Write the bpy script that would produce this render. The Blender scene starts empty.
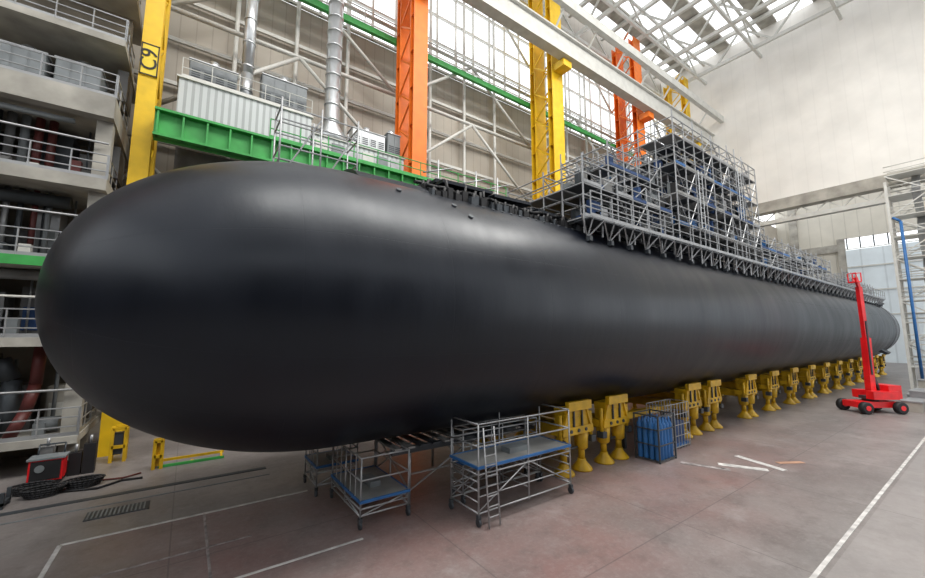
import bpy, math, random
from mathutils import Vector, Matrix
random.seed(7)
H=5.4
scene=bpy.context.scene
try:
    scene.view_settings.view_transform='Standard'
except Exception: pass

# ---------------- materials ----------------
MATS={}
def mat(name,col,rough=0.6,metal=0.0,var=0.12,scale=1.5,bump=0.0,col2=None,spec=0.5):
    if name in MATS: return MATS[name]
    m=bpy.data.materials.new(name); m.use_nodes=True
    nt=m.node_tree; b=nt.nodes['Principled BSDF']
    b.inputs['Roughness'].default_value=rough
    b.inputs['Metallic'].default_value=metal
    b.inputs['Specular IOR Level'].default_value=spec
    geo=nt.nodes.new('ShaderNodeNewGeometry')
    n=nt.nodes.new('ShaderNodeTexNoise'); n.inputs['Scale'].default_value=scale; n.inputs['Detail'].default_value=5
    nt.links.new(geo.outputs['Position'],n.inputs['Vector'])
    r=nt.nodes.new('ShaderNodeValToRGB')
    c2=col2 if col2 else tuple(max(0,c*(1-2.2*var)) for c in col)
    r.color_ramp.elements[0].position=0.3; r.color_ramp.elements[1].position=0.7
    r.color_ramp.elements[0].color=(*c2,1); r.color_ramp.elements[1].color=(*[min(1,c*(1+var*.5)) for c in col],1)
    nt.links.new(n.outputs['Fac'],r.inputs['Fac'])
    nt.links.new(r.outputs['Color'],b.inputs['Base Color'])
    if bump>0:
        bp=nt.nodes.new('ShaderNodeBump'); bp.inputs['Strength'].default_value=bump; bp.inputs['Distance'].default_value=0.05
        nt.links.new(n.outputs['Fac'],bp.inputs['Height']); nt.links.new(bp.outputs['Normal'],b.inputs['Normal'])
    MATS[name]=m
    return m
def clad(name,col,axis,period,depth=0.15,dark=0.75,rough=0.5):
    """profiled sheet: ribs along one axis"""
    m=mat(name,col,rough,0,0.06,0.3)
    nt=m.node_tree; b=nt.nodes['Principled BSDF']
    geo=[n for n in nt.nodes if n.type=='NEW_GEOMETRY'][0]
    sep=nt.nodes.new('ShaderNodeSeparateXYZ'); nt.links.new(geo.outputs['Position'],sep.inputs[0])
    mul=nt.nodes.new('ShaderNodeMath'); mul.operation='MULTIPLY'; mul.inputs[1].default_value=1.0/period
    nt.links.new(sep.outputs[axis],mul.inputs[0])
    fr=nt.nodes.new('ShaderNodeMath'); fr.operation='FRACT'; nt.links.new(mul.outputs[0],fr.inputs[0])
    lt=nt.nodes.new('ShaderNodeMath'); lt.operation='GREATER_THAN'; lt.inputs[1].default_value=0.08 if period>0.8 else 0.4
    nt.links.new(fr.outputs[0],lt.inputs[0])
    ramp=[n for n in nt.nodes if n.type=='VALTORGB'][0]
    mix=nt.nodes.new('ShaderNodeMix'); mix.data_type='RGBA'; mix.blend_type='MULTIPLY'
    mix.inputs[0].default_value=1
    mr=nt.nodes.new('ShaderNodeMapRange'); mr.inputs[3].default_value=dark; mr.inputs[4].default_value=1
    nt.links.new(lt.outputs[0],mr.inputs[0])
    nt.links.new(ramp.outputs['Color'],mix.inputs[6]); nt.links.new(mr.outputs[0],mix.inputs[7])
    nt.links.new(mix.outputs[2],b.inputs['Base Color'])
    bp=nt.nodes.new('ShaderNodeBump'); bp.inputs['Strength'].default_value=depth; bp.inputs['Distance'].default_value=0.05
    nt.links.new(lt.outputs[0],bp.inputs['Height']); nt.links.new(bp.outputs['Normal'],b.inputs['Normal'])
    return m

STEEL=mat('galvanised_steel',(0.40,0.41,0.42),0.4,0.5)
STEELD=mat('dark_steel',(0.07,0.08,0.09),0.5,0.4)
PLANK=mat('scaffold_plank',(0.31,0.31,0.30),0.6,0.2)
BLUE=mat('blue_paint',(0.025,0.14,0.38),0.5)
BLUED=mat('blue_tarp',(0.025,0.07,0.20),0.7)
YEL=mat('yellow_paint',(0.70,0.42,0.01),0.45,0,0.18)
YELC=mat('column_yellow',(0.84,0.53,0.01),0.5,0,0.08)
ORA=mat('column_orange',(0.90,0.20,0.012),0.5,0,0.08)
GRN=mat('green_paint',(0.05,0.38,0.08),0.5)
WHT=mat('white_steel',(0.62,0.62,0.58),0.5,0,0.06)
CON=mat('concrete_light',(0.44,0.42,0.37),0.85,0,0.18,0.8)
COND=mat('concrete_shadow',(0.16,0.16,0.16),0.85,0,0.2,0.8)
WARM=mat('gallery_back_wall',(0.28,0.25,0.20),0.8,0,0.2,0.6)
RED=mat('red_paint',(0.85,0.015,0.02),0.35)
DRED=mat('dark_red_pipe',(0.12,0.025,0.022),0.5)
BLK=mat('black_rubber',(0.012,0.012,0.014),0.6)
ALU=mat('duct_aluminium',(0.62,0.64,0.65),0.3,0.8,0.05)
GRY=mat('machine_grey',(0.20,0.22,0.23),0.5)
FRW=mat('unseen_wall_dark',(0.05,0.06,0.08),0.8,0,0.3,0.15)  # kept dark for the added out-of-view walls that the hull reflects
WALLB=clad('beige_cladding',(0.40,0.36,0.30),0,0.9,0.5,0.82)
CLADW=clad('white_corrugated',(0.56,0.59,0.59),0,0.35,0.8,0.7)
PANEL=clad('white_wall_panel',(0.84,0.82,0.77),1,1.4,0.05,0.97)
ENDW=clad('end_wall_cladding',(0.62,0.59,0.51),1,2.0,0.3,0.85)
DOORM=clad('door_blue_white',(0.74,0.82,0.86),1,3.2,0.4,0.85)
LINE=mat('floor_line_white',(0.60,0.58,0.56),0.7,0,0.2,3)
LINEW=mat('floor_line_worn',(0.36,0.32,0.31),0.7,0,0.35,3)
LINEO=mat('floor_line_orange',(0.42,0.24,0.16),0.7)

# ---------------- mesh builder ----------------
class MB:
    def __init__(s): s.v=[];s.f=[];s.m=[];s.sm=[];s.mats=[]
    def mi(s,m):
        if m not in s.mats: s.mats.append(m)
        return s.mats.index(m)
    def box(s,lo,hi,m):
        k=s.mi(m);b=len(s.v)
        (x0,y0,z0),(x1,y1,z1)=lo,hi
        s.v+=[(x0,y0,z0),(x1,y0,z0),(x1,y1,z0),(x0,y1,z0),(x0,y0,z1),(x1,y0,z1),(x1,y1,z1),(x0,y1,z1)]
        for f in [(0,3,2,1),(4,5,6,7),(0,1,5,4),(1,2,6,5),(2,3,7,6),(3,0,4,7)]:
            s.f.append(tuple(b+i for i in f));s.m.append(k);s.sm.append(False)
    def tube(s,p,q,r,m,n=6,r2=None):
        p=Vector(p);q=Vector(q);d=q-p
        if d.length<1e-5:return
        d.normalize();a=d.orthogonal().normalized()
        if abs(d.z)<0.99:
            a=d.cross(Vector((0,0,1))).normalized()
        c=d.cross(a);k=s.mi(m);b=len(s.v)
        if r2 is None:r2=r
        for P,R in((p,r),(q,r2)):
            for i in range(n):
                t=2*math.pi*(i+.5)/n
                s.v.append(tuple(P+a*math.cos(t)*R+c*math.sin(t)*R))
        for i in range(n):
            j=(i+1)%n
            s.f.append((b+i,b+j,b+n+j,b+n+i));s.m.append(k);s.sm.append(n>5)
        s.f.append(tuple(b+i for i in reversed(range(n))));s.m.append(k);s.sm.append(False)
        s.f.append(tuple(b+n+i for i in range(n)));s.m.append(k);s.sm.append(False)
    def bar(s,p,q,w,h,m):
        p=Vector(p);q=Vector(q);d=(q-p).normalized()
        up=Vector((0,0,1)) if abs(d.z)<.99 else Vector((0,1,0))
        a=d.cross(up).normalized()*w/2;c=a.normalized().cross(d)*h/2
        k=s.mi(m);b=len(s.v)
        for P in(p,q):
            for e in(-a-c,a-c,a+c,-a+c): s.v.append(tuple(P+e))
        for f in [(3,2,1,0),(4,5,6,7),(0,1,5,4),(1,2,6,5),(2,3,7,6),(3,0,4,7)]:
            s.f.append(tuple(b+i for i in f));s.m.append(k);s.sm.append(False)
    def path(s,pts,r,m,n=8):
        for a,b in zip(pts,pts[1:]): s.tube(a,b,r,m,n)
    def rev(s,prof,m,axis='x',c=(0,0,0),n=24,smooth=True,caps=True):
        k=s.mi(m);b=len(s.v)
        for t,r in prof:
            for i in range(n):
                a=2*math.pi*i/n;u,w=math.cos(a)*r,math.sin(a)*r
                if axis=='x':s.v.append((c[0]+t,c[1]+u,c[2]+w))
                elif axis=='y':s.v.append((c[0]+w,c[1]+t,c[2]+u))
                else:s.v.append((c[0]+u,c[1]+w,c[2]+t))
        for j in range(len(prof)-1):
            for i in range(n):
                i2=(i+1)%n
                s.f.append((b+j*n+i,b+(j)*n+i2,b+(j+1)*n+i2,b+(j+1)*n+i));s.m.append(k);s.sm.append(smooth)
        if caps:
            s.f.append(tuple(b+i for i in reversed(range(n))));s.m.append(k);s.sm.append(False)
            e=b+(len(prof)-1)*n
            s.f.append(tuple(e+i for i in range(n)));s.m.append(k);s.sm.append(False)
    def build(s,name,parent=None,loc=(0,0,0)):
        me=bpy.data.meshes.new(name)
        me.from_pydata(s.v,[],s.f)
        for m in s.mats: me.materials.append(m)
        me.polygons.foreach_set('material_index',s.m)
        me.polygons.foreach_set('use_smooth',s.sm)
        me.update()
        o=bpy.data.objects.new(name,me);scene.collection.objects.link(o)
        o.location=loc
        if parent:o.parent=parent
        return o
def empty(name,loc=(0,0,0)):
    e=bpy.data.objects.new(name,None);scene.collection.objects.link(e);e.location=loc;return e
def rail(mb,p,q,m=STEEL,h=1.1,step=1.5,r=0.03,mid=1,toe=True):
    p=Vector(p);q=Vector(q);L=(q-p).length;n=max(1,int(round(L/step)))
    for i in range(n+1):
        P=p.lerp(q,i/n);mb.tube(P,P+Vector((0,0,h)),r,m,5)
    for k in range(mid+1):
        z=h*(k+1)/(mid+1)
        mb.tube(p+Vector((0,0,z)),q+Vector((0,0,z)),r,m,5)
    if toe: mb.bar(p+Vector((0,0,.08)),q+Vector((0,0,.08)),.03,.15,m)

# ---------------- floor ----------------
fm=mat('floor_concrete',(0.235,0.212,0.203),0.42,0,0.16,0.35,0.03)
nt=fm.node_tree;b=nt.nodes['Principled BSDF']
geo=[n for n in nt.nodes if n.type=='NEW_GEOMETRY'][0];ramp=[n for n in nt.nodes if n.type=='VALTORGB'][0]
def mth(op,a,bv=None):
    n=nt.nodes.new('ShaderNodeMath');n.operation=op
    for i,x in enumerate((a,bv)):
        if x is None: continue
        if isinstance(x,(int,float)): n.inputs[i].default_value=x
        else: nt.links.new(x,n.inputs[i])
    return n.outputs[0]
def noise(sc,det=6,ro=.6,lo=.35,hi=.65):
    n=nt.nodes.new('ShaderNodeTexNoise');n.inputs['Scale'].default_value=sc;n.inputs['Detail'].default_value=det;n.inputs['Roughness'].default_value=ro
    nt.links.new(geo.outputs['Position'],n.inputs['Vector'])
    r=nt.nodes.new('ShaderNodeMapRange');r.inputs[1].default_value=lo;r.inputs[2].default_value=hi;nt.links.new(n.outputs['Fac'],r.inputs[0]);return r.outputs[0]
def mixc(f,a,c):
    m=nt.nodes.new('ShaderNodeMix');m.data_type='RGBA';nt.links.new(f,m.inputs[0]);nt.links.new(a,m.inputs[6])
    m.inputs[7].default_value=(*c,1);return m.outputs[2]
sp=nt.nodes.new('ShaderNodeSeparateXYZ');nt.links.new(geo.outputs['Position'],sp.inputs[0])
def ramp_mask(o,a,bv):
    r=nt.nodes.new('ShaderNodeMapRange');r.inputs[1].default_value=a;r.inputs[2].default_value=bv;nt.links.new(o,r.inputs[0]);return r.outputs[0]
inx=mth('MULTIPLY',ramp_mask(sp.outputs[0],-4,1),ramp_mask(sp.outputs[0],34,18))
iny=mth('MULTIPLY',mth('LESS_THAN',sp.outputs[1],14.7),ramp_mask(sp.outputs[1],3.3,6.5))
msk=mth('MULTIPLY',mth('MULTIPLY',inx,iny),mth('ADD',mth('MULTIPLY',noise(.25),0.6),.2))
c=mixc(msk,ramp.outputs['Color'],(0.215,0.115,0.105))
c=mixc(mth('MULTIPLY',noise(1.1,8,.7,.48,.70),.55),c,(.10,.08,.075))
c=mixc(mth('MULTIPLY',noise(.6,8,.75,.54,.70),.4),c,(.36,.33,.32))
c=mixc(mth('MULTIPLY',noise(7,8,.8,.48,.75),.35),c,(.36,.33,.32))
c=mixc(mth('MULTIPLY',noise(3,8,.8,.56,.72),.5),c,(.07,.06,.06))
c=mixc(mth('MULTIPLY',mth('LESS_THAN',sp.outputs[1],2.9),.3),c,(.36,.34,.33))
def joint(o,per):
    f=mth('FRACT',mth('MULTIPLY',o,1/per));return mth('LESS_THAN',f,0.035/per*1.0)
jn=mth('MAXIMUM',joint(sp.outputs[0],6.0),joint(sp.outputs[1],6.0))
c=mixc(mth('MULTIPLY',jn,0.5),c,(.07,.06,.06))
nt.links.new(c,b.inputs['Base Color'])
mb=MB();mb.box((-40,-40,-.3),(135,31,0),fm);mb.build('floor')

mb=MB()
def strip(p,q,w,m=LINE):
    mb.bar((p[0],p[1],.006),(q[0],q[1],.006),w,.012,m)
strip((5,3.05),(60,3.05),.10)
strip((-2.3,14.7),(3.8,14.7),.10,LINE);strip((-2.3,14.7),(-2.3,8),.10,LINE)
strip((1.2,10.5),(4.2,10.5),.08,LINE);strip((.8,14.7),(.8,9),.06,LINEW)
strip((-2.3,12.4),(1.8,12.4),.06,LINEW)
strip((17.5,8.6),(18.2,7.0),.3,LINEW);strip((18.6,7.6),(19.4,6.1),.35);strip((20.5,7.6),(19.9,5.7),.3)
strip((20.8,6.2),(21.8,5.6),.25,LINEO)
mb.build('floor_marking')
mb=MB()
mb.box((-12,18.0,0),(3,18.25,.02),STEELD)
mb.box((-12,17.2,0),(3,17.26,.02),GRY)
mb.box((-2.1,16.1,0),(-.6,16.8,.02),STEELD)
for i in range(14): mb.box((-2.05+i*.1,16.15,.02),(-2.01+i*.1,16.75,.04),GRY)
mb.build('floor_drain_grate')

# ---------------- submarine ----------------
CY,CZ,R=13.05,H+0.95,4.4
HM=bpy.data.materials.new('anechoic_hull_coating');HM.use_nodes=True
nt=HM.node_tree;b=nt.nodes['Principled BSDF']
geo=nt.nodes.new('ShaderNodeNewGeometry')
nz=nt.nodes.new('ShaderNodeTexNoise');nz.inputs['Scale'].default_value=0.7;nz.inputs['Detail'].default_value=6;nz.inputs['Roughness'].default_value=.55
mp=nt.nodes.new('ShaderNodeMapping');mp.inputs['Scale'].default_value=(1.0,.5,.28)
nt.links.new(geo.outputs['Position'],mp.inputs[0]);nt.links.new(mp.outputs[0],nz.inputs['Vector'])
rp=nt.nodes.new('ShaderNodeValToRGB');rp.color_ramp.elements[0].position=.3;rp.color_ramp.elements[1].position=.75
rp.color_ramp.elements[0].color=(.0022,.0034,.0075,1);rp.color_ramp.elements[1].color=(.005,.0070,.0135,1)
nt.links.new(nz.outputs['Fac'],rp.inputs[0])
sp=nt.nodes.new('ShaderNodeSeparateXYZ');nt.links.new(geo.outputs['Position'],sp.inputs[0])
ang=mth('ARCTAN2',mth('SUBTRACT',sp.outputs[2],CZ),mth('SUBTRACT',sp.outputs[1],CY))
j1=mth('LESS_THAN',mth('FRACT',mth('MULTIPLY',mth('ADD',sp.outputs[0],1.9),1/3.9)),0.008)
j2=mth('LESS_THAN',mth('FRACT',mth('MULTIPLY',ang,2.5)),0.008)
jj=mth('MAXIMUM',j1,mth('MULTIPLY',j2,.5))
rr=nt.nodes.new('ShaderNodeMapRange');rr.inputs[1].default_value=.3;rr.inputs[2].default_value=.7;rr.inputs[3].default_value=.29;rr.inputs[4].default_value=.42
nt.links.new(nz.outputs['Fac'],rr.inputs[0]);nt.links.new(rr.outputs[0],b.inputs['Roughness'])
nt.links.new(rp.outputs[0],b.inputs['Base Color'])
b.inputs['Specular IOR Level'].default_value=.42
b.inputs['Specular Tint'].default_value=(.90,.95,1,1)
fine=noise(9,3,.5,0,1)
hgt=mth('SUBTRACT',mth('ADD',mth('MULTIPLY',nz.outputs['Fac'],.8),mth('MULTIPLY',fine,.04)),mth('MULTIPLY',jj,.45))
bp=nt.nodes.new('ShaderNodeBump');bp.inputs['Strength'].default_value=.42;bp.inputs['Distance'].default_value=.06
nt.links.new(hgt,bp.inputs['Height']);nt.links.new(bp.outputs['Normal'],b.inputs['Normal'])

sub=empty('submarine')
TIP,NL,EX=-2.85,6.8,2.15
TE=80.0
def hr(x):
    if x<TIP:return 0
    if x<TIP+NL:
        t=(TIP+NL-x)/NL;return R*max(0,1-t**EX)**(1/EX)
    if x<70:return R
    if x<TE:
        t=(x-70)/(TE-70);return R-.25*t*t*(3-2*t)
    return R-.25
prof=[]
for i in range(41):
    a=math.pi/2*i/40;x=TIP+NL*(1-math.cos(a));prof.append((x,max(.001,hr(x))))
x=TIP+NL+2
while x<=TE:prof.append((x,hr(x)));x+=2
prof.append((TE,hr(TE)))
mb=MB();mb.rev(prof,HM,'x',(0,CY,CZ),160);mb.build('hull',sub)
mb=MB()
PJ=mat('pump_jet_shroud',(.14,.15,.16),.4,.3)
pr=[(TE,3.3),(TE+.05,4.2)]
for i in range(6):
    a=TE+.3+i;pr+=[(a,4.25-.06*i),(a+.75,4.22-.07*i),(a+.8,4.05-.07*i),(a+.95,4.05-.07*i)]
pr+=[(TE+6.3,3.6),(TE+6.3,3.3),(TE+3,3.0)]
mb.rev(pr,PJ,'x',(0,CY,CZ),64,caps=False)
mb.rev([(TE,2.2),(TE+3,1.6),(TE+6,.7),(TE+7,.05)],PJ,'x',(0,CY,CZ),32)
for i in range(11):
    a=2*math.pi*i/11;c=math.cos(a);s=math.sin(a)
    mb.bar((TE+4,CY+c*1.2,CZ+s*1.2),(TE+4.3,CY+c*3.2,CZ+s*3.2),.9,.08,PJ)
mb.build('pump_jet',sub)
mb=MB()
for a in (45,135,225,315):
    c=math.cos(math.radians(a));s=math.sin(math.radians(a))
    k=mb.mi(HM);bb=len(mb.v);t=Vector((0,-s,c))*.18
    P=[(74,3.9),(78.5,3.9),(78.3,4.9),(76.2,4.9)]
    for sg in(-1,1):
        for X,r_ in P: mb.v.append((X,CY+c*r_+t.y*sg,CZ+s*r_+t.z*sg))
    for f in[(3,2,1,0),(4,5,6,7),(0,1,5,4),(1,2,6,5),(2,3,7,6),(3,0,4,7)]:
        mb.f.append(tuple(bb+i for i in f));mb.m.append(k);mb.sm.append(False)
mb.build('stern_planes',sub)
mb=MB()
def arch(x0,x1,half,rise,nx=2,m=HM):
    k=mb.mi(m)
    bb=len(mb.v);nseg=14
    for ix in range(nx):
        x=x0+(x1-x0)*ix/(nx-1)
        for i in range(nseg+1):
            u=-1+2*i/nseg;y=u*half
            z=math.sqrt(R*R-y*y)+rise*(1-abs(u)**4)-.02
            mb.v.append((x,CY+y,CZ+z))
    for ix in range(nx-1):
        for i in range(nseg):
            a=bb+ix*(nseg+1)+i
            mb.f.append((a,a+nseg+1,a+nseg+2,a+1));mb.m.append(k);mb.sm.append(True)
    for e in(0,nx-1):
        base=bb+e*(nseg+1)
        mb.f.append(tuple(base+i for i in range(nseg+1)));mb.m.append(k);mb.sm.append(False)
arch(3.9,7.2,2.2,.2);arch(14.5,70,2.4,.3)
mb.build('casing_deck',sub)
mb=MB()
for i in range(36):
    x=6.4+i*.24
    for yy in(-2.2,-1.6,-1.0,.4):
        y=yy+random.uniform(-.15,.15);z=math.sqrt(R*R-y*y)
        h=random.uniform(.15,.6)*(1.05-i*.012)
        mb.tube((x,CY+y,CZ+z-.1),(x+random.uniform(-.2,.2),CY+y-.05,CZ+z+h),.05,BLK,6)
        w=random.uniform(.05,.14)
        mb.box((x-w,CY+y-.12,CZ+z-.1),(x+w,CY+y+.12,CZ+z+h*.55),random.choice([BLK,BLK,STEELD]))
for yy,rz in((-1.9,.25),(-1.0,.4),(.2,.5)):
    pts=[]
    for i in range(22):
        x=6.4+i*.4;z=math.sqrt(R*R-yy*yy)+rz+random.uniform(-.12,.1);pts.append((x,CY+yy+random.uniform(-.1,.1),CZ+z))
    mb.path(pts,.07,BLK,6)
for x0,x1,za,zb_ in((7.0,9.3,.75,.85),(9.4,11.4,.7,.8),(11.8,13.2,.5,.4)):
    for j in range(6):
        y0=-2.0+j*.5;y1=y0+.52
        za2=math.sqrt(R*R-y0*y0)+za*.6;zb2=math.sqrt(R*R-y1*y1)+za*.6
        mb.bar((x0,CY+(y0+y1)/2,CZ+(za2+zb2)/2),(x1,CY+(y0+y1)/2,CZ+(za2+zb2)/2+(zb_-za)*.6),.5,.12,HM)
mb.build('open_casing_fittings',sub)
mb=MB()
for i in range(14):
    x=8.4+i*.45;a=math.radians(125)
    y=math.cos(a)*R;z=math.sin(a)*R
    mb.tube((x,CY+y*.99,CZ+z*.99),(x,CY+y*1.008,CZ+z*1.008),.06,STEELD,8)
for x,a in((4.9,130),(6.8,133),(7.2,140)):
    a=math.radians(a);y=math.cos(a)*R;z=math.sin(a)*R
    mb.tube((x,CY+y*.99,CZ+z*.99),(x,CY+y*1.012,CZ+z*1.012),.09,STEELD,10)
mb.build('hull_fittings',sub)
mb=MB();k=mb.mi(HM)
n=40;bb=len(mb.v)
for z,sc in((4.0,1.0),(8.6,.95),(9.4,.93),(9.6,.88)):
    for i in range(n):
        a=2*math.pi*i/n
        cx=math.cos(a);sy=math.sin(a)
        X=27+6.0*sc*cx;Yv=1.15*sc*sy*(1-.25*max(0,cx))
        mb.v.append((X,CY+.1+Yv,CZ+z))
for j in range(3):
    for i in range(n):
        i2=(i+1)%n;mb.f.append((bb+j*n+i,bb+j*n+i2,bb+(j+1)*n+i2,bb+(j+1)*n+i));mb.m.append(k);mb.sm.append(True)
mb.f.append(tuple(bb+3*n+i for i in range(n)));mb.m.append(k);mb.sm.append(False)
for x,h in((24.5,1.6),(26,2.2),(28,1.2)): mb.tube((x,CY+.1,CZ+9.5),(x,CY+.1,CZ+9.5+h),.2,HM,12)
mb.build('sail',sub)

# ---------------- scaffolding on hull ----------------
def hz(y):
    d=y-CY
    return CZ+math.sqrt(max(0,R*R-d*d))+.3 if abs(d)<R-.05 else CZ+.5
def bay(mb,xs,ys,zl,ztop,dens=1.0,over=.5,rt=.038):
    for x in xs:
        for y in ys:
            mb.tube((x,y,hz(y)),(x,y,ztop+random.uniform(-.1,over)),rt,STEEL,5)
    for z in zl:
        for y in ys:
            for dz in((0,.5,1.0) if y in(ys[0],ys[-1]) else(0,1.0)):
                if z+dz>hz(y)-.1: mb.tube((xs[0],y,z+dz),(xs[-1],y,z+dz),rt*.9,STEEL,5)
        for x in xs:
            mb.tube((x,ys[0],z),(x,ys[-1],z),rt*.9,STEEL,5)
            if random.random()<.6: mb.tube((x,ys[0],z+1),(x,ys[-1],z+1),rt*.9,STEEL,5)
            if random.random()<.6: mb.tube((x,ys[0],z+.5),(x,ys[-1],z+.5),rt*.9,STEEL,5)
        for a,bx in zip(xs,xs[1:]):
            for c,d in zip(ys,ys[1:]):
                if random.random()<.85*dens and z>hz((c+d)/2):
                    mb.box((a+.05,c+.05,z+.03),(bx-.05,d-.05,z+.09),random.choice([PLANK,STEELD,STEELD]))
            if random.random()<.8: mb.box((a+.04,ys[0]-.03,z+.05),(bx-.04,ys[0],z+.2),random.choice([STEEL,PLANK,BLUED,BLUE]))
    for y in ys:
        for i,(a,bx) in enumerate(zip(xs,xs[1:])):
            for z,z2 in zip(zl,zl[1:]+[ztop]):
                if random.random()<.6:
                    p,q=((a,y,z),(bx,y,z2)) if i%2 else((bx,y,z),(a,y,z2))
                    if min(z,z2)>hz(y)-.1: mb.tube(p,q,rt*.8,STEEL,5)
def clutter(mb,n,x0,x1,ys,zs,hm=1.1):
    for i in range(n):
        x=random.uniform(x0,x1);y=random.choice(ys);z=random.choice(zs)
        sx=random.uniform(.12,.8);h=random.uniform(.15,hm)
        mb.box((x,y,z),(x+sx,y+random.uniform(.06,.3),z+h),random.choice([BLUED,STEELD,STEELD,GRY,BLUE,STEEL,BLK,PLANK]))
mb=MB()
D=H
xs=[21+i*1.2 for i in range(11)]
bay(mb,xs,[9.6,10.6,11.6,14.7,16.0],[D+5.9,D+7.6,D+9.3,D+11.0],D+12.1)
clutter(mb,150,21.2,32.4,[9.8,10.1,10.8,11.2],[D+6.0,D+7.7,D+9.4])
clutter(mb,16,22,32,[10.1,10.8],[D+11.1],.6)
for z in(D+6.0,D+7.7):
    for i in range(7): mb.box((21.3+i*1.7,11.5,z),(22.8+i*1.7,11.54,z+random.uniform(.9,1.5)),random.choice([STEELD,BLUED,GRY,PLANK]))
for x,z in((23.5,D+5.9),(29.5,D+7.6)):
    for dx in(0,.45): mb.tube((x+dx,9.5,z),(x+dx,9.5,z+3.6),.03,ALU,5)
    for i in range(12): mb.tube((x,9.5,z+.2+i*.29),(x+.45,9.5,z+.2+i*.29),.02,ALU,5)
mb.build('scaffolding_tower')
dsc=empty('deck_scaffold')
mb=MB()
xs=[13.2+i*1.25 for i in range(7)]
bay(mb,xs,[9.8,10.9,12.0,14.5],[D+4.9,D+6.4],D+7.3)
bay(mb,[15.7,17.0,18.2,19.4,20.6],[10.2,11.6,13.0],[D+8.0],D+9.2)
clutter(mb,70,13.5,20,[10.0,10.4,11.2],[D+5.0,D+6.5],.9)
clutter(mb,12,16,20,[10.4,11.2],[D+8.1],.7)
mb.build('fore_bays',dsc)
mb=MB()
xs=[33.6+i*1.6 for i in range(13)]
bay(mb,xs,[9.8,10.9,12.0],[D+4.9,D+6.3],D+7.5,over=.2)
clutter(mb,80,34,52,[9.95,10.4,11.3],[D+5.0,D+6.4],.8)
bay(mb,xs[:4],[10.9,13],[D+7.7],D+8.8,over=.2)
xs=[54.4+i*1.6 for i in range(13)]
bay(mb,xs,[9.8,10.9],[D+4.9],D+6.4,over=.15)
clutter(mb,60,54,73,[9.95,10.4],[D+5.0],.8)
bay(mb,xs[6:12],[10.9,13],[D+6.6],D+7.9,over=.2)
rail(mb,(34,12.8,CZ+4.7),(70,12.8,CZ+4.7),step=2)
mb.build('aft_bays',dsc)
mb=MB()
x=13.4
while x<79:
    zt=D+4.85
    dd=9.95-CY;zs=CZ+math.sqrt(R*R-dd*dd)
    yy=9.82
    for dx in(-.75,0,.75): mb.tube((x+dx,9.5,zt),(x,yy,zs-.02),.035,STEEL,5)
    mb.box((x-.09,yy-.2,zs-.18),(x+.09,yy+.02,zs+.02),STEELD)
    mb.tube((x,9.5,zt),(x,10.8,zt),.035,STEEL,5)
    x+=1.5
rail(mb,(13.2,9.45,D+4.85),(79,9.45,D+4.85),step=1.5)
mb.box((13.2,9.5,D+4.78),(79,10.3,D+4.84),STEELD)
mb.build('side_brackets',dsc)
mb=MB()
zd=CZ+3.95
rail(mb,(6.6,15.0,zd),(13.2,15.0,zd),h=1.6,step=1.1,mid=2)
rail(mb,(8.6,14.2,zd+.2),(13.2,14.2,zd+.2),h=1.9,step=1.2,mid=2)
for x in(9.0,11.2,12.6): mb.tube((x,14.6,zd),(x,14.6,zd+3.2),.04,STEEL,6);mb.tube((x-.8,14.6,zd+2.4),(x+.8,14.6,zd+3.0),.035,STEEL,6)
mb.build('deck_guard_rail',dsc)
mb=MB()
for x in(2.2,3.6,5.0):
    for y in(14.2,15.4): 
        z0=CZ+math.sqrt(max(.1,hr(x)**2-(y-CY)**2));mb.tube((x,y,z0),(x,y,CZ+7.5),.035,STEEL,6)
for z in(CZ+4.7,CZ+5.2,CZ+5.7,CZ+6.7,CZ+7.2):
    for y in(14.2,15.4): mb.tube((2.2,y,z),(5,y,z),.03,STEEL,5)
    for x in(2.2,5.0): mb.tube((x,14.2,z),(x,15.4,z),.03,STEEL,5)
mb.tube((2.2,14.2,CZ+4.4),(3.6,14.2,CZ+7.1),.03,STEEL,5);mb.tube((3.6,14.2,CZ+4.4),(5,14.2,CZ+7.1),.03,STEEL,5)
mb.box((2.2,14.2,CZ+4.6),(5.0,15.4,CZ+4.66),PLANK)
mb.build('access_scaffold')

# ---------------- cradles ----------------
cm=MB()
def leg(mb,x,y,m=YEL):
    mb.rev([(0,.42),(.06,.42),(.34,.17),(.42,.17)],m,'z',(x,y,0),14)
    mb.tube((x,y,.4),(x,y,.95),.13,m,10)
    mb.rev([(.8,.2),(.86,.26),(1.45,.30),(1.5,.22)],m,'z',(x,y,0),12)
for y in(10.55,15.55):
    s=1 if y<CY else -1
    for dx in(-.55,.55): leg(cm,dx,y)
    cm.box((-.92,y-.34,1.5),(.92,y+.34,1.8),YEL)
    cm.box((-.7,y-.28,1.8),(.7,y+.28,2.2),YEL)
    cm.bar((-.7,y-.38*s,2.62),(.7,y-.38*s,2.62),.18,.34,YEL)
    cm.bar((-.7,y,2.36),(.7,y,2.36),.6,.3,YEL)
    for dx in(-.92,.92):
        cm.tube((dx,y-.2,1.2),(dx,y-.2,2.3),.08,YEL,8)
        cm.box((dx-.13,y-.36,1.1),(dx+.13,y-.05,1.35),STEELD)
        cm.bar((dx*.98,y-.3*s,1.55),(dx*.6,y-.3*s,2.5),.1,.1,YEL)
    for dx in(-.45,0,.45): cm.tube((dx,y-.34*s,1.65),(dx,y-.38*s,1.65),.07,STEELD,8)
    for dx in(-.25,.25): cm.box((dx-.03,y-.36,1.8),(dx+.03,y-.28,2.5),STEELD)
    cm.tube((-.55,y,.9),(.55,y,.9),.05,STEELD,6)
cm.box((-.35,10.9,1.3),(.35,15.2,1.75),YEL)
o0=cm.build('hull_cradle',loc=(12.9,0,0))
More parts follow.
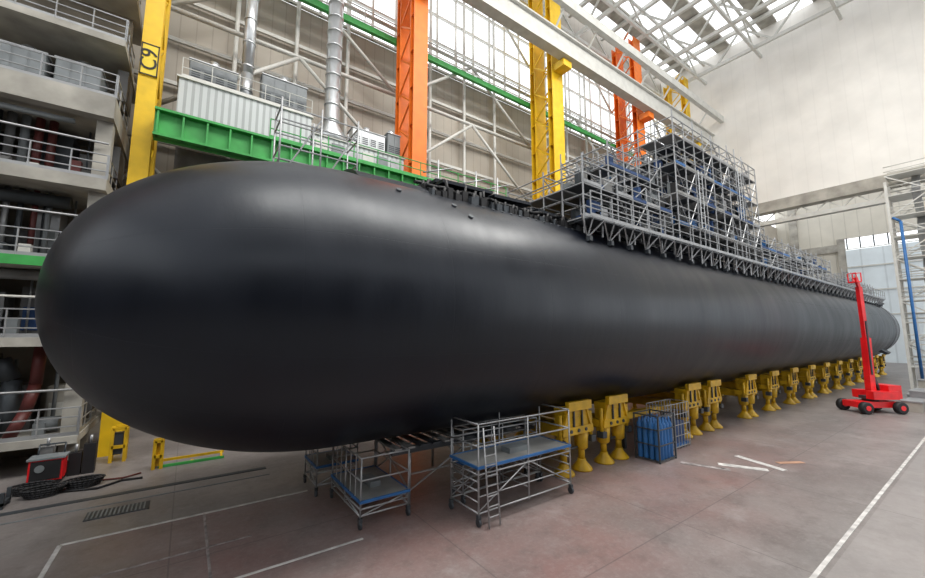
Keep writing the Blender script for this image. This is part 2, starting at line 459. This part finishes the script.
for x in(15.5,22.6,25.2,30.8,35.2,39.8,44.6,49.4,54.2,59,63.8,68.6,73.4,78.2):
    o=bpy.data.objects.new('hull_cradle',o0.data);o.location=(x,0,0);scene.collection.objects.link(o)
mb=MB()
for y in(11.6,14.5):
    mb.bar((5.5,y,1.72),(11.8,y,1.72),.15,.2,STEELD)
for i in range(14):
    x=5.6+i*.46
    mb.bar((x,11.3,1.85),(x,14.8,1.85),.25,.06,random.choice([STEELD,STEELD,PLANK]))
for x in(6.2,8.7,11.4):
    for y in(11.7,14.4): mb.tube((x,y,0),(x,y,1.7),.05,STEEL,6)
    mb.tube((x,11.7,.4),(x,14.4,1.6),.03,STEEL,5)
for y in(11.7,14.4):
    mb.tube((6.2,y,.4),(8.7,y,1.6),.03,STEEL,5);mb.tube((11.4,y,.4),(8.7,y,1.6),.03,STEEL,5);mb.tube((6.2,y,.9),(11.4,y,.9),.03,STEEL,5)
mb.bar((16.8,11.2,1.5),(22,11.2,1.5),.3,.3,YEL)
mb.bar((16.8,14.9,1.5),(22,14.9,1.5),.3,.3,YEL)
for x in(17.5,19.4,21.2):
    for y in(11.2,14.9): mb.bar((x,y,0),(x,y,1.4),.16,.16,STEELD)
mb.build('under_hull_platform')

# ---------------- mobile scaffolds ----------------
def trolley(name,lx,ly,hp,hr_,loc,ladder=True):
    mb=MB()
    xs=[0,lx/2,lx] if lx>ly else[0,lx]
    ys=[0,ly] if lx>ly else[0,ly/2,ly]
    for x in xs:
        for y in ys:
            edge=(x in(0,lx) and y in(0,ly))
            if edge:
                mb.rev([(-.035,.09),(-.03,.11),(.03,.11),(.035,.09)],STEELD,'x',(x,y,.11),14)
                mb.tube((x,y,.13),(x,y,.3),.03,STEEL,6)
                mb.box((x-.05,y-.06,.20),(x+.05,y+.06,.3),STEELD)
            mb.tube((x,y,.3),(x,y,hr_),.028,STEEL,6)
    for z in(.35,hp-.15,hp+.0):
        for y in(0,ly): mb.tube((0,y,z),(lx,y,z),.026,STEEL,6)
        for x in(0,lx): mb.tube((x,0,z),(x,ly,z),.026,STEEL,6)
    if hp>1:
        for z in(.65,.95,1.2):
            for x in(0,lx/2,lx): mb.tube((x,0,z),(x,ly,z),.022,STEEL,6)
        for y in(0,ly):
            mb.tube((0,y,.4),(lx/2,y,hp-.1),.02,STEEL,6);mb.tube((lx,y,.4),(lx/2,y,hp-.1),.02,STEEL,6)
            mb.tube((0,y,.8),(lx,y,.8),.02,STEEL,6)
    else:
        for y in ys: mb.tube((0,y,.35),(lx,y,hp),.02,STEEL,6)
        for x in(0,lx): mb.tube((x,0,.35),(x,ly,hp),.02,STEEL,6)
        nn=int(ly/.4)
        for j in range(1,nn): mb.tube((0,ly*j/nn,hp),(0,ly*j/nn,hr_),.018,STEEL,5)
    mb.box((-.04,-.04,hp),(lx+.04,0,hp+.08),BLUE);mb.box((-.04,ly,hp),(lx+.04,ly+.04,hp+.08),BLUE)
    mb.box((-.04,0,hp),(0,ly,hp+.08),BLUE);mb.box((lx,0,hp),(lx+.04,ly,hp+.08),BLUE)
    mb.box((.0,.0,hp+.02),(lx,ly,hp+.06),PLANK)
    for z in(hp+.5*(hr_-hp),hr_):
        for y in(0,ly): mb.tube((0,y,z),(lx,y,z),.026,STEEL,6)
        for x in(0,lx): mb.tube((x,0,z),(x,ly,z),.026,STEEL,6)
    if ladder:
        for dx in(0,.4): mb.tube((.15+dx,-.3,.03),(.15+dx,-.04,hr_-.1),.025,STEEL,6)
        for i in range(9):
            z=.3+i*.27
            if z<hr_-.2:
                t=(z)/(hr_);mb.tube((.15,-.3+.26*t,z),(.55,-.3+.26*t,z),.018,STEEL,5)
    mb.box((lx*.4,ly*.3,hp+.06),(lx*.62,ly*.6,hp+.22),GRY)
    return mb.build(name,loc=loc)
trolley('mobile_scaffold',4.0,1.4,1.55,2.8,(7.1,9.2,0))
trolley('mobile_scaffold',1.5,2.6,.68,1.9,(4.3,11.0,0),False)
trolley('mobile_scaffold',1.4,1.5,.9,1.85,(3.9,14.0,0),False)
trolley('mobile_scaffold',3.4,.6,1.2,2.3,(7.6,10.66,0),False)

# ---------------- gas bottle rack ----------------
mb=MB()
for i in range(5):
    for j in range(4):
        x=.15+i*.26;y=.15+j*.26
        mb.rev([(.08,.11),(.1,.115),(1.5,.115),(1.62,.06),(1.68,.035),(1.78,.035)],BLUE,'z',(x,y,0),10)
for x in(0,1.34):
    for y in(0,1.08): mb.bar((x,y,0),(x,y,1.95),.06,.06,STEELD)
for z in(.08,.7,1.35,1.92):
    for y in(0,1.08): mb.bar((0,y,z),(1.34,y,z),.04,.05,STEELD)
    for x in(0,1.34): mb.bar((x,0,z),(x,1.08,z),.04,.05,STEELD)
mb.build('gas_bottle_rack',loc=(16.6,9.0,0))
mb=MB()
for i in range(9):
    mb.tube((i*.28,0,0),(i*.28,0,2.1),.02,STEEL,5);mb.tube((i*.28,.9,0),(i*.28,.9,2.1),.02,STEEL,5)
for z in(.1,.6,1.1,1.6,2.1):
    mb.tube((0,0,z),(2.24,0,z),.02,STEEL,5);mb.tube((0,.9,z),(2.24,.9,z),.02,STEEL,5)
    for x in(0,2.24): mb.tube((x,0,z),(x,.9,z),.02,STEEL,5)
mb.box((.05,.05,.1),(2.2,.85,.2),BLUE)
mb.box((.2,.15,.2),(1.0,.75,.9),GRY);mb.box((1.2,.15,.2),(2.0,.75,1.2),BLUED)
mb.build('wire_mesh_cage',loc=(18.4,9.6,0))

# ---------------- boom lift ----------------
mb=MB()
for x in(-1.2,1.2):
    for y in(-.8,.8):
        mb.rev([(-.18,.34),(-.14,.41),(.14,.41),(.18,.34)],BLK,'y',(x,y,.41),20)
        mb.rev([(-.2,.17),(.2,.17)],RED,'y',(x,y,.41),12)
mb.box((-1.45,-.58,.38),(1.45,.58,.78),RED)
mb.tube((0,0,.78),(0,0,.95),.45,STEELD,16)
mb.box((-.5,-.75,.95),(1.3,-.22,1.5),RED);mb.box((-.5,.22,.95),(1.3,.75,1.5),RED)
mb.box((.7,-.65,1.0),(1.6,.65,1.9),RED)
mb.box((-.6,-.22,.95),(.9,.22,1.15),STEELD)
mb.bar((.1,0,1.0),(.2,0,5.2),.36,.42,RED)
mb.bar((.75,0,1.4),(.25,0,3.0),.14,.14,STEELD)
mb.bar((.2,0,5.0),(.15,0,8.9),.24,.28,RED)
mb.bar((.15,0,8.9),(.0,0,9.6),.16,.18,RED)
mb.bar((.1,-.25,2.6),(.1,-.25,6.4),.08,.08,STEELD)
mb.box((-.25,-.3,9.2),(.1,.3,9.3),RED)
for y in(-.3,.3):
    mb.bar((-.25,y,9.25),(-.25,y,9.9),.05,.05,RED);mb.bar((.1,y,9.25),(.1,y,9.9),.05,.05,RED)
mb.bar((-.25,-.3,9.9),(-.25,.3,9.9),.05,.05,RED);mb.bar((.1,-.3,9.9),(.1,.3,9.9),.05,.05,RED)
o=mb.build('boom_lift',loc=(39.8,6.1,0));o.rotation_euler=(0,0,math.radians(-35))

# ---------------- walls / roof ----------------
ZC=H+42.0
mb=MB();mb.box((-40,29.8,0),(114,30.2,H+25.5),WALLB);mb.box((-40,29.8,H+37),(114,30.2,ZC+1),WALLB)
mb.box((-40,29.8,H+25.5),(-4,30.2,H+37),WALLB)
mb.build('wall_back')
mb=MB();x=-4
while x<=62: mb.box((x-.09,29.55,H+25.5),(x+.09,29.75,H+37),WHT);x+=2.2
for z in(25.6,28.4,31.3,34.2,36.9): mb.box((-4,29.53,H+z-.1),(62,29.77,H+z+.1),WHT)
mb.build('window_1')
PX=62
mb=MB();mb.box((PX,-30,H+17.6),(PX+.5,29.7,ZC),PANEL);mb.build('wall_right')
mb=MB();mb.box((PX-.3,-30,H+16.2),(PX+1.2,29.7,H+17.6),CON)
mb.box((PX+.1,-30,H+14.6),(PX+1.0,29.7,H+15.1),WHT)
for i in range(24):
    y=-30+i*2.5-.05;mb.bar((PX+.5,y,H+15.1),(PX+.5,y+1.25,H+16.2),.12,.12,WHT);mb.bar((PX+.5,y+1.25,H+16.2),(PX+.5,y+2.5,H+15.1),.12,.12,WHT)
mb.build('door_lintel_beam')
mb=MB();mb.box((114,-40,H+20.5),(114.5,30,H+34),ENDW);mb.box((114,18.8,0),(114.5,30,H+20.5),ENDW)
mb.box((113.4,18.4,0),(114,19.6,H+20.5),CON);mb.box((113.4,26,0),(114,27.4,H+30),CON)
mb.box((113.5,19,H+17.8),(114,30,H+19.4),CON)
mb.build('wall_end')
mb=MB();mb.box((113,-40,0),(113.3,18.3,H+17.8),DOORM)
for z in(4,9,14): mb.box((112.8,-40,H+z),(113,18.3,H+z+.25),WHT)
mb.build('door_1')
mb=MB()
for i in range(30): mb.box((113.6,-40+i*2,H+18),(113.8,-39.8+i*2,H+20.5),STEELD)
mb.box((113.5,-40,H+18.0),(113.8,18.3,H+18.2),WHT);mb.build('window_2')
mb=MB();y=-30
while y<30: mb.box((-40,y,ZC),(PX,y+1.8,ZC+.3),CON);y+=5.5
y=-40
while y<30: mb.box((PX+.6,y,H+34),(115,y+1.2,H+34.3),CON);y+=5.5
mb.build('ceiling')
mb=MB()
mb.box((-40,-30.5,0),(40,-30,24),FRW);mb.box((-40,-30.5,36),(62,-30,ZC),FRW)
for x in range(-40,40,11): mb.box((x,-30,0),(x+1,-29.4,ZC),CON)
mb.box((-40,-29.9,14),(40,-29.5,15),CON)
mb.build('unseen_dark_wall_front')  # unseen wall added dark, open at far end, to shape the hull's reflections
mb=MB();mb.box((-40.5,-30,0),(-40,29.8,18),FRW);mb.box((-40.5,-30,40),(-40,29.8,ZC),FRW);mb.build('unseen_dark_wall_left')  # unseen dark wall added for nose reflections; gap lets light reach the panel
mb=MB()
for x in range(-25,62,7):
    mb.bar((x,-29,ZC-.4),(x,29.4,ZC-.4),.4,.5,WHT);mb.bar((x,-29,ZC-4),(x,29.4,ZC-4),.35,.45,WHT)
    y=-29;u=True
    while y<26:
        a,c=(ZC-.4,ZC-4) if u else(ZC-4,ZC-.4)
        mb.bar((x,y,a),(x,y+3.3,c),.22,.22,WHT);y+=3.3;u=not u
for y in(-20,-10,0,8,16,23,28.5):
    mb.bar((-30,y,ZC-4),(PX-.2,y,ZC-4),.3,.4,WHT);mb.bar((-30,y,ZC-1),(PX-.2,y,ZC-1),.25,.3,WHT)
    x=-25
    while x<55:
        mb.bar((x,y,ZC-4),(x+3.5,y,ZC-1),.18,.18,WHT);mb.bar((x+3.5,y,ZC-1),(x+7,y,ZC-4),.18,.18,WHT);x+=7
mb.build('roof_truss')

# ---------------- columns ----------------
for i,(x,m,hw) in enumerate(((-2.5,YELC,.38),(13.1,ORA,.6),(28.8,YELC,.8),(44.3,ORA,.8),(57.5,YELC,.6),(-17.8,ORA,.5))):
    mb=MB();top=ZC-4.3
    for y in(24.0,26.4):
        mb.box((x-hw,y-.08,0),(x+hw,y,top),m)
        mb.box((x-hw,y+.5,0),(x+hw,y+.58,top),m)
        mb.box((x-.06,y,0),(x+.06,y+.5,top),m)
        z=3
        while z<top: mb.box((x-hw+.02,y,z),(x+hw-.02,y+.5,z+.05),m);z+=3
    z=2
    while z<top-2:
        for dx in(-hw+.1,hw-.1):
            mb.bar((x+dx,24.55,z),(x+dx,26.4,z+1.5),.1,.12,m);mb.bar((x+dx,26.4,z+1.5),(x+dx,24.55,z+3),.1,.12,m)
        z+=3
    mb.box((x-.6,22.6,H+26.3),(x+.6,23.9,H+27.0),m)
    o=mb.build('crane_column')
    if i==0:
        pm=MB();pm.box((x-.36,23.86,18.4),(x+.36,23.91,20.1),mat('sign_yellow',(.85,.62,.03),.5,0,.02))
        for e in(((x-.36,23.84,18.4),(x+.36,23.86,18.46)),((x-.36,23.84,20.04),(x+.36,23.86,20.1)),((x-.36,23.84,18.4),(x-.31,23.86,20.1)),((x+.31,23.84,18.4),(x+.36,23.86,20.1))):
            pm.box(e[0],e[1],BLK)
        pm.build('column_sign',o)
        cu=bpy.data.curves.new('column_number','FONT');cu.body='C9';cu.size=.95;cu.align_x='CENTER';cu.align_y='CENTER';cu.extrude=.01
        cu.materials.append(BLK)
        t=bpy.data.objects.new('column_number',cu);scene.collection.objects.link(t);t.parent=o
        t.location=(x,23.84,19.25);t.rotation_euler=(math.radians(90),math.radians(-90),0)
mb=MB()
mb.box((-30,22.5,H+27.2),(PX-.4,22.9,H+29.2),WHT);mb.box((-30,22.2,H+29.2),(PX-.4,23.2,H+29.35),WHT);mb.box((-30,22.2,H+27.1),(PX-.4,23.2,H+27.2),WHT)
mb.box((-30,22.6,H+29.35),(PX-.4,22.8,H+29.5),STEELD)
mb.bar((-30,21.2,H+31.2),(PX-.4,21.2,H+31.2),.5,.9,WHT)
for x in range(-28,62,5): mb.bar((x,21.2,H+31),(x,22.6,H+29.3),.15,.15,WHT)
mb.build('crane_runway_girder')
mb=MB()
mb.box((-30,27.2,H+24.1),(PX-.3,27.5,H+24.6),GRN)
rail(mb,(-2,27.15,H+24.6),(60,27.15,H+24.6),WHT,step=3,r=.05)
mb.build('green_walkway_beam')
mb=MB()
cx=[-17.8,-2.5,13.1,28.8,44.3,57.5]
for a,c in zip(cx,cx[1:]):
    for z0,z1 in((13.5,20),(20,26),(29.5,37)):
        mb.tube((a,27.9,H+z0),((a+c)/2,27.9,H+z1),.14,WHT,8);mb.tube((c,27.9,H+z0),((a+c)/2,27.9,H+z1),.14,WHT,8)
        mb.tube((a,27.9,H+z1),(c,27.9,H+z1),.16,WHT,8)
    for t in(.25,.5,.75): mb.tube((a+(c-a)*t,29.2,0),(a+(c-a)*t,29.2,ZC-4.5),.15,WHT,8)
    mb.tube((a,28.5,H+10),((a+c)/2,28.5,H+3),.12,WHT,8);mb.tube((c,28.5,H+10),((a+c)/2,28.5,H+3),.12,WHT,8)
for z in(4,8,12,16,19,22): mb.bar((-30,29.4,H+z),(PX,29.4,H+z),.2,.25,WHT)
mb.build('wall_bracing')

# mezzanine with green beam
mb=MB()
z0,z1=H+9.5,H+10.9
mb.box((-2.0,22.9,z0),(20.5,23.0,z1),GRN);mb.box((-2.0,22.6,z1-.12),(20.5,23.4,z1),GRN);mb.box((-2.0,22.6,z0),(20.5,23.4,z0+.12),GRN)
for i in range(23): mb.box((-1.9+i,22.65,z0),(-1.82+i,22.9,z1),GRN)
mb.box((-2,23.4,z1-.2),(19.5,23.9,z1),PLANK)
rail(mb,(3.0,22.7,z1),(20.5,22.7,z1),GRN,step=1.6,r=.035)
mb.box((-1.5,23.6,H+7.2),(6,23.8,H+7.6),GRN)
mb.build('mezzanine_beam')
mb=MB()
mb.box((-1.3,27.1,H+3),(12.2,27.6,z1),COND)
mb.box((-1.3,24.7,z1),(5.6,26.2,z1+3.0),CLADW)
mb.box((-1.4,24.6,z1+3.0),(5.7,26.3,z1+3.1),WHT)
mb.box((5.7,24.7,z1),(12.2,26.2,z1+2.0),CLADW)
mb.box((5.7,24.6,z1+2.0),(12.3,26.3,z1+2.1),WHT)
for i in range(6): mb.box((5.9+i*1.05,24.62,z1+.3),(6.7+i*1.05,24.7,z1+1.7),[WHT,GRY,STEEL][i%3])
mb.box((14,25.2,H+8.5),(26.8,26.2,H+11.4),CLADW)
rail(mb,(14,25.3,H+11.4),(26.8,25.3,H+11.4),WHT,step=1.4)
rail(mb,(-1.2,24.7,z1+3.1),(5.6,24.7,z1+3.1),WHT,step=1.4,r=.025)
mb.build('clad_mezzanine_room')
def hvac(name,x,y,z,sx,sy,sz,m,parent=None):
    mb=MB();mb.box((0,0,.1),(sx,sy,sz),m);mb.box((-.05,-.05,sz),(sx+.05,sy+.05,sz+.06),STEEL)
    for i in range(int(sx/.7)+1):
        xx=i*sx/(int(sx/.7)+1);mb.box((xx+.04,-.03,.18),(xx+sx/(int(sx/.7)+1)-.04,0,sz-.08),m)
        for k in range(4): mb.box((xx+.1,-.05,.3+k*.14),(xx+.5,-.03,.36+k*.14),STEELD)
    for xx in(0,sx-.1):
        for yy in(0,sy-.1): mb.box((xx,yy,0),(xx+.1,yy+.1,.12),STEELD)
    mb.tube((sx*.5,sy*.5,sz+.05),(sx*.5,sy*.5,sz+.5),.25,ALU,12)
    mb.build(name,parent,loc=(x,y,z))
hvac('air_handling_unit',-.9,24.95,z1+3.12,2.3,1.1,1.3,GRY)
hvac('air_handling_unit',2.7,24.95,z1+3.12,2.6,1.1,1.9,GRY)
hvac('air_handling_unit',8.4,24.95,z1+2.12,2.4,1.1,1.3,ALU)
hvac('air_handling_unit',11.0,24.95,z1+2.12,1.0,1.1,1.7,GRY)
zb=z1+2.12
mb=MB()
mb.rev([(0,.95),(.1,1.0),(.5,.95),(1.3,.5),(13.5,.5)],ALU,'z',(7.1,25.55,zb),20)
for k in range(10): mb.rev([(1.5+k*1.1,.5),(1.52+k*1.1,.55),(1.6+k*1.1,.55),(1.62+k*1.1,.5)],ALU,'z',(7.1,25.55,zb),20)
mb.build('ventilation_duct')
mb=MB()
mb.path([(1.95,25.9,z1+3.12),(1.95,25.9,z1+5.2),(1.95,25.9,z1+12.5)],.34,ALU,14)
for k in range(5): mb.tube((1.95,25.9,z1+4+k*1.6),(1.95,25.9,z1+4.12+k*1.6),.38,ALU,14)
mb.build('ventilation_duct')

# ---------------- left gallery building ----------------
gal=empty('concrete_gallery')
mb=MB()
GX0,GX1=-26,-3.3
levels=[(1.4,.3),(5.3,.35),(8.5,.35),(12.1,.5),(15.9,1.0),(19.2,.3),(23,.4)]
for z,t in levels:
    mb.box((GX0,22.0 if z<18 else 22.8,z-t),(GX1,28.5,z),CON)
mb.box((GX0,21.93,8.12),(-4.3,22.0,8.5),GRN)
for x in(-3.9,-7.5,-12,-18): mb.box((x,22.5,0),(x+.55,23.0,15.0),CON)
mb.box((GX0,26.2,0),(GX1-.3,26.6,24),WARM)
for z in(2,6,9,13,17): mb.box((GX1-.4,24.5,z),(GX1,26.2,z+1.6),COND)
mb.build('gallery_structure',gal)
mb=MB()
for z,t in levels[:]:
    y=22.1 if z<18 else 22.9
    rail(mb,(-14,y,z),(GX1,y,z),STEEL,step=1.2,r=.03,mid=2)
    rail(mb,(GX1-.05,y,z),(GX1-.05,26,z),STEEL,step=1.2)
mb.build('gallery_guard_rail',gal)
mb=MB()
for z in(1.4,5.3,8.5,12.1):
    for i in range(8):
        x=-13+i*1.15+random.uniform(0,.3);w=random.uniform(.6,1.0);h=random.uniform(1.2,2.6)
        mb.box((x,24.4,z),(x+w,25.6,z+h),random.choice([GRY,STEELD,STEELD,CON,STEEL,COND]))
        mb.box((x+.1,24.36,z+.3),(x+w-.1,24.4,z+h*.6),random.choice([STEELD,WHT,GRY,BLUED]))
        mb.tube((x+.3,24.2,z+.0),(x+.3,24.2,z+3.0),random.choice([.04,.07,.1]),random.choice([STEEL,GRY,STEELD]),6)
        if i%2: mb.tube((x,23.3,z+.35),(x+.7,23.3,z+.35),.3,random.choice([GRY,STEELD,COND]),12)
        mb.box((x,22.9,z),(x+.35,23.2,z+random.uniform(.3,.9)),random.choice([DRED,GRY,BLUED,STEELD,WHT]))
mb.build('electrical_cabinets',gal)
mb=MB()
for i in range(6):
    x=-7.6+i*.42
    mb.tube((x,23.9,12.1),(x,23.9,14.9),.15,[GRY,STEELD,COND,GRY,DRED,DRED][i],10)
    mb.tube((x+.2,23.8,8.5),(x+.2,23.8,11.6),.1,[GRY,DRED,STEEL,STEELD,DRED,GRY][i],8)
mb.path([(-14,23.6,7.9),(-4.5,23.6,7.9)],.22,STEEL,10)
mb.path([(-14,23.6,11.2),(-4.6,23.6,11.2)],.28,STEELD,10)
mb.path([(-14,22.6,14.6),(-4.6,22.6,14.6)],.12,GRY,10)
for z in(3.2,6.9,10.4,13.8): mb.path([(-14,22.3,z),(-3.4,22.3,z)],.05,random.choice([WHT,STEEL]),6)
mb.path([(-14,23.4,4.4),(-6,23.4,4.4),(-5.6,23.4,3.6),(-5.6,23.4,1.4)],.3,STEELD,10)
mb.path([(-4.9,23.3,5),(-4.9,23.2,3.4),(-5.0,22.8,2.4),(-5.3,22.5,1.45)],.2,DRED,12)
mb.build('gallery_pipework',gal)
for x in(-7.4,-5.6):
    hvac('rooftop_air_unit',x,23.4,15.9,1.5,1.6,1.8,GRY,gal)

# ground equipment on left
mb=MB()
def frame(x0,x1,y0,y1,h,m,r=.06):
    for x in(x0,x1):
        for y in(y0,y1): mb.bar((x,y,0),(x,y,h),r*2,r*2,m)
    for z in(h,h*.45):
        for y in(y0,y1): mb.bar((x0,y,z),(x1,y,z),r*2,r*2,m)
        for x in(x0,x1): mb.bar((x,y0,z),(x,y1,z),r*2,r*2,m)
frame(-2.3,-1.85,22.6,23.0,1.4,YEL,.06)
mb.box((-2.25,22.65,.3),(-1.95,22.95,1.2),STEELD)
mb.build('yellow_work_frame')
mb=MB();frame(-.75,-.5,20.5,20.75,1.1,YEL,.06);mb.box((-.7,20.55,.1),(-.55,20.7,1.0),YEL)
mb.bar((-.6,20.9,.22),(1.7,20.9,.22),.08,.1,YEL);mb.bar((-.6,20.6,.06),(1.7,20.6,.06),.08,.1,GRN)
mb.bar((1.6,20.6,.08),(1.6,20.9,.22),.08,.08,YEL);mb.box((.5,20.6,0),(.6,20.95,.08),YEL)
mb.build('yellow_lifting_beam')
mb=MB()
mb.box((0,0,.15),(.9,.6,.9),RED);mb.box((.06,-.03,.2),(.84,0,.85),BLK);mb.box((-.05,-.05,.9),(.95,.65,.96),GRY)
mb.tube((.3,-.04,.6),(.3,-.06,.6),.13,GRY,12)
for x in(.12,.78):
    for y in(.05,.55): mb.rev([(-.04,.14),(.04,.14)],BLK,'y',(x,y,.14),12)
mb.path([(.1,.6,.9),(.1,.7,1.3),(.8,.7,1.3),(.8,.6,.9)],.03,STEELD,6)
mb.build('welding_machine',loc=(-4.3,20.7,0))
mb=MB()
mb.box((0,0,.1),(2.6,.7,.2),STEELD);
for x in(0,2.5):
    for y in(0,.6): mb.box((x,y,0),(x+.1,y+.1,.5),STEELD)
for i in range(4): mb.tube((.1,.12+i*.16,.28),(2.5,.12+i*.16,.28),.07,random.choice([STEEL,DRED,GRY]),8)
mb.build('pipe_storage_rack',loc=(-6.9,18.6,0))
mb=MB()
for j,(hx,hy) in enumerate(((0,0),(.95,.35),(-.4,.6))):
    for k in range(4):
        pts=[]
        for i in range(25):
            a=2*math.pi*i/24;pts.append((hx+math.cos(a)*(.42+.04*k),hy+math.sin(a)*.3,.05+.07*k))
        mb.path(pts,.035,BLK,6)
mb.path([(.4,0,.04),(1.4,-.3,.04),(2.0,.2,.04),(2.6,.1,.04)],.04,BLK,6)
mb.path([(.4,.2,.04),(1.2,.7,.04),(2.0,.5,.04),(2.5,.8,.04)],.03,DRED,6)
mb.build('hose_coil',loc=(-3.6,19.4,0))
mb=MB()
for i in range(4):
    x=-4.2+i*.4;h=random.uniform(.4,1.2)
    mb.box((x,21.45,0),(x+.36,21.8,h),random.choice([STEELD,GRY,BLK,COND]))
    mb.tube((x+.18,21.6,h),(x+.18,21.6,h+.3),.05,STEEL,6)
mb.build('pump_skid')

# ---------------- right far side ----------------
mb=MB()
tx,ty=59,3.0
for x in(tx,tx+2.4):
    for y in(ty,ty+3): mb.bar((x,y,0),(x,y,H+16.0),.22,.22,WHT)
z=0;f=0
while z<H+14.5:
    mb.box((tx,ty,z+2.2),(tx+2.4,ty+3,z+2.28),WHT)
    for x in(tx,tx+2.4):
        mb.bar((x,ty,z) if f%2 else(x,ty+3,z),(x,ty+3,z+2.2) if f%2 else(x,ty,z+2.2),.1,.1,WHT)
    mb.bar((tx+.2,ty+1,z) if f%2 else(tx+2.2,ty+1,z),(tx+2.2,ty+1,z+2.2) if f%2 else(tx+.2,ty+1,z+2.2),.6,.1,STEEL)
    for e in(2.7,3.2):
        mb.tube((tx,ty,z+e),(tx,ty+3,z+e),.05,WHT,6);mb.tube((tx,ty,z+e),(tx+2.4,ty,z+e),.05,WHT,6);mb.tube((tx+2.4,ty,z+e),(tx+2.4,ty+3,z+e),.05,WHT,6)
    z+=2.2;f+=1
mb.build('stair_tower')
mb=MB();mb.tube((56,5.0,0),(56,5.0,H+11),.12,BLUE,8);mb.box((55.7,4.7,0),(56.3,5.3,.1),BLUE);mb.tube((56,5,H+11),(56,5.5,H+11.5),.12,BLUE,8);mb.build('blue_pipe_post')
mb=MB()
for i in range(8):
    x=42+i*1.6;y=3.6+random.uniform(0,1.2)-(1.0 if i>6 else 0);h=random.uniform(.5,1.7)
    mb.box((x,y,0),(x+1.3,y+1,h),random.choice([GRY,CON,STEELD,WHT,STEEL]));mb.box((x-.05,y-.05,h),(x+1.35,y+1.05,h+.08),STEEL)
rail(mb,(42,3.4,0),(55,3.4,0),STEEL,step=1.5)
mb.build('stored_equipment')

# ---------------- lights / world / camera ----------------
w=bpy.data.worlds.new('world');scene.world=w;w.use_nodes=True
bg=w.node_tree.nodes['Background'];bg.inputs[0].default_value=(.95,.97,1,1);bg.inputs[1].default_value=2.0
def area(name,loc,rot,sx,sy,e,col=(1,.97,.92)):
    l=bpy.data.lights.new(name,'AREA');l.shape='RECTANGLE';l.size=sx;l.size_y=sy;l.energy=e;l.color=col
    o=bpy.data.objects.new(name,l);scene.collection.objects.link(o);o.location=loc;o.rotation_euler=rot
area('skylight_lamp',(18,3,ZC-5),(0,0,0),50,12,22000)
cam=bpy.data.cameras.new('camera');co=bpy.data.objects.new('camera',cam);scene.collection.objects.link(co)
co.location=(0,0,H);co.rotation_euler=(math.radians(96.8),0,math.radians(-35.4))
cam.sensor_width=36;cam.lens=385/925*36;cam.clip_end=600;cam.clip_start=.1
scene.camera=co
